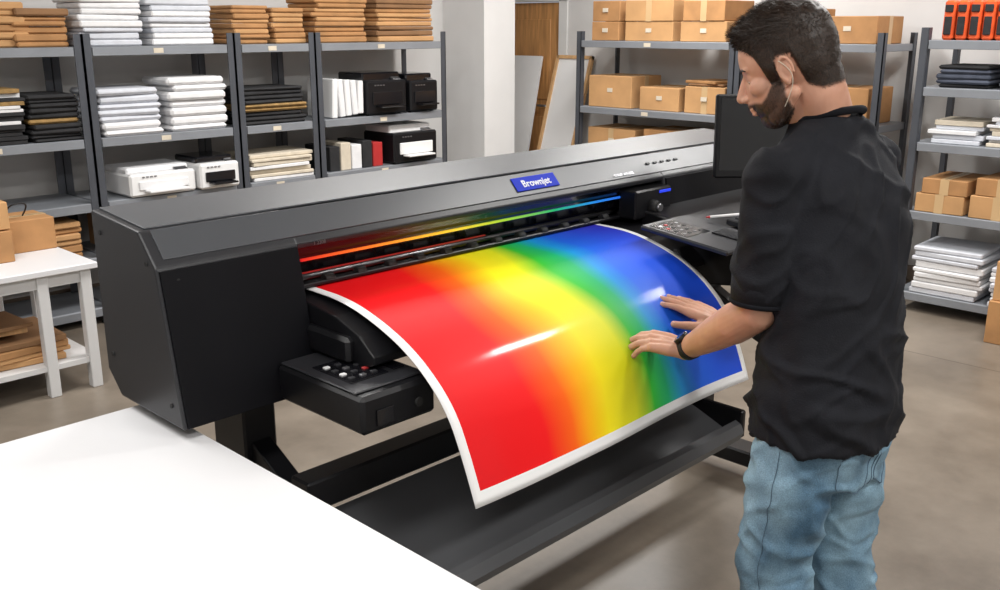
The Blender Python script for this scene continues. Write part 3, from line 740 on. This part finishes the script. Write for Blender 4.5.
def headmat():
    m,nt,b=newmat('head_skin_hair'); L=nt.links.new
    at=nt.nodes.new('ShaderNodeAttribute'); at.attribute_name='hairmask'
    tc=nt.nodes.new('ShaderNodeTexCoord')
    n=nt.nodes.new('ShaderNodeTexNoise'); n.inputs['Scale'].default_value=16; L(tc.outputs['Object'],n.inputs['Vector'])
    r=nt.nodes.new('ShaderNodeValToRGB'); e=r.color_ramp.elements; e[0].position=.3;e[0].color=(.50,.255,.17,1); e[1].position=.7;e[1].color=(.62,.35,.245,1); L(n.outputs['Fac'],r.inputs['Fac'])
    n2=nt.nodes.new('ShaderNodeTexNoise'); n2.inputs['Scale'].default_value=300; L(tc.outputs['Object'],n2.inputs['Vector'])
    r2=nt.nodes.new('ShaderNodeValToRGB'); e=r2.color_ramp.elements; e[0].position=.35;e[0].color=(.010,.006,.004,1); e[1].position=.7;e[1].color=(.040,.022,.013,1); L(n2.outputs['Fac'],r2.inputs['Fac'])
    mx=nt.nodes.new('ShaderNodeMixRGB'); L(at.outputs['Color'],mx.inputs['Fac']); L(r.outputs['Color'],mx.inputs['Color1']); L(r2.outputs['Color'],mx.inputs['Color2'])
    L(mx.outputs['Color'],b.inputs['Base Color']); b.inputs['Roughness'].default_value=.5; b.inputs['Subsurface Weight'].default_value=.05; b.inputs['Specular IOR Level'].default_value=.35
    return m
me.materials.clear(); me.materials.append(headmat())
N=[v.normal.copy() for v in me.vertices]
def strands(lst,count,lenf,comb,name):
    vs=[];fs=[]
    for _ in range(count):
        it=random.choice(lst); i=it[0] if isinstance(it,tuple) else it
        p=me.vertices[i].co+V((random.uniform(-.002,.002),random.uniform(-.002,.002),random.uniform(-.002,.002))); n_=N[i]; lp=HI@p
        ln=lenf(lp); c=comb(lp)+V([random.uniform(-.3,.3) for _ in range(3)])
        d_=(n_*.35+c).normalized(); d2=(n_*.0+c).normalized()
        s_=d_.cross(n_+V((.01,.02,.03))).normalized()*.0006
        p=p-n_*.002; p1=p+d_*ln*.5; p2=p1+d2*ln*.5
        o_=len(vs); vs+= [p-s_,p+s_,p1+s_*.8,p1-s_*.8,p2]; fs+=[(o_,o_+1,o_+2,o_+3),(o_+3,o_+2,o_+4)]
    m2=bpy.data.meshes.new(name); m2.from_pydata([tuple(x) for x in vs],[],fs); m2.materials.append(M['hair']); o=bpy.data.objects.new(name,m2); SC.collection.objects.link(o); o.parent=MAN
def combh(lp):
    t=sstep(.03,.08,lp.z)
    return (F*.7+U*.25+Lx*(.25 if lp.y>0 else -.25))*t+(-U*.9-F*.25)*(1-t)
strands(hairv,16000,lambda lp:.006+.011*sstep(.03,.09,lp.z),combh,'hair_strands')
if beardv: strands(beardv,4500,lambda lp:.005,lambda lp:-U*.8+F*.15,'beard_strands')
q=B()
for s_ in(1,-1):
    q.ell((.0605,.031*s_,-.0015),(.0118,.0118,.0110),'white',HM,20,14); q.ell((.0700,.031*s_,-.005),(.003,.0045,.0045),'hair',HM,14,10)
q.done('eyes',MAN)
hb=BVHTree.FromPolygons([v.co for v in me.vertices],[p.vertices[:] for p in me.polygons])
q=B()
for s_ in(1,-1):
    pts=[]
    for p in [(.086,.013*s_,.020),(.084,.022*s_,.024),(.080,.034*s_,.026),(.070,.047*s_,.020)]:
        h=hb.find_nearest(HM@V(p)); pts.append(h[0])
    q.chain(pts,[.0022,.0030,.0030,.0016],'hair',None,seg=8)
q.done('eyebrows',MAN)
curve('ear_cord',[HM@V((-.004,.083,.012)),HM@V((-.022,.084,-.012)),HM@V((-.014,.078,-.045)),HM@V((.018,.064,-.075))],.0009,'cream',MAN)

# ------------------------------------------------------------ lights
def area(name,loc,sx,sy,power,col=(1,.985,.96)):
    l=bpy.data.lights.new(name,'AREA'); l.shape='RECTANGLE'; l.size=sx; l.size_y=sy; l.energy=power; l.color=col
    o=bpy.data.objects.new(name,l); o.location=loc; SC.collection.objects.link(o)
    q=B(); q.bb((loc[0]-sx/2-.03,loc[1]-sy/2-.03,loc[2]+.02),(loc[0]+sx/2+.03,loc[1]+sy/2+.03,ZC-.001),'trim'); h=q.done('ceiling_light_housing')
for (x,y,p,sx,sy) in [(3.55,1.14,32,.45,.14),(.3,1.0,26,1.25,.35),(.6,3.4,60,1.25,.35),(3.3,3.9,64,1.25,.35),(5.3,3.9,66,1.25,.35),(5.2,1.3,60,1.25,.35),(-1,-.8,28,1.25,.35),(2,-.8,54,1.25,.35)]:
    area('ceiling_light',(x,y,2.93),sx,sy,p)
w=bpy.data.worlds.new('w'); SC.world=w; w.use_nodes=True; w.node_tree.nodes['Background'].inputs[0].default_value=(.9,.92,1,1); w.node_tree.nodes['Background'].inputs[1].default_value=.4

# ------------------------------------------------------------ camera
cam=bpy.data.cameras.new('camera'); cam.sensor_width=36; cam.lens=34.92; co=bpy.data.objects.new('camera',cam); SC.collection.objects.link(co)
az=math.radians(44.4); pt=math.radians(15.55)
fwd=V((math.cos(az)*math.cos(pt),math.sin(az)*math.cos(pt),-math.sin(pt)))
co.location=(0,0,1.7); co.rotation_euler=fwd.to_track_quat('-Z','Y').to_euler(); cam.clip_start=.05
SC.camera=co
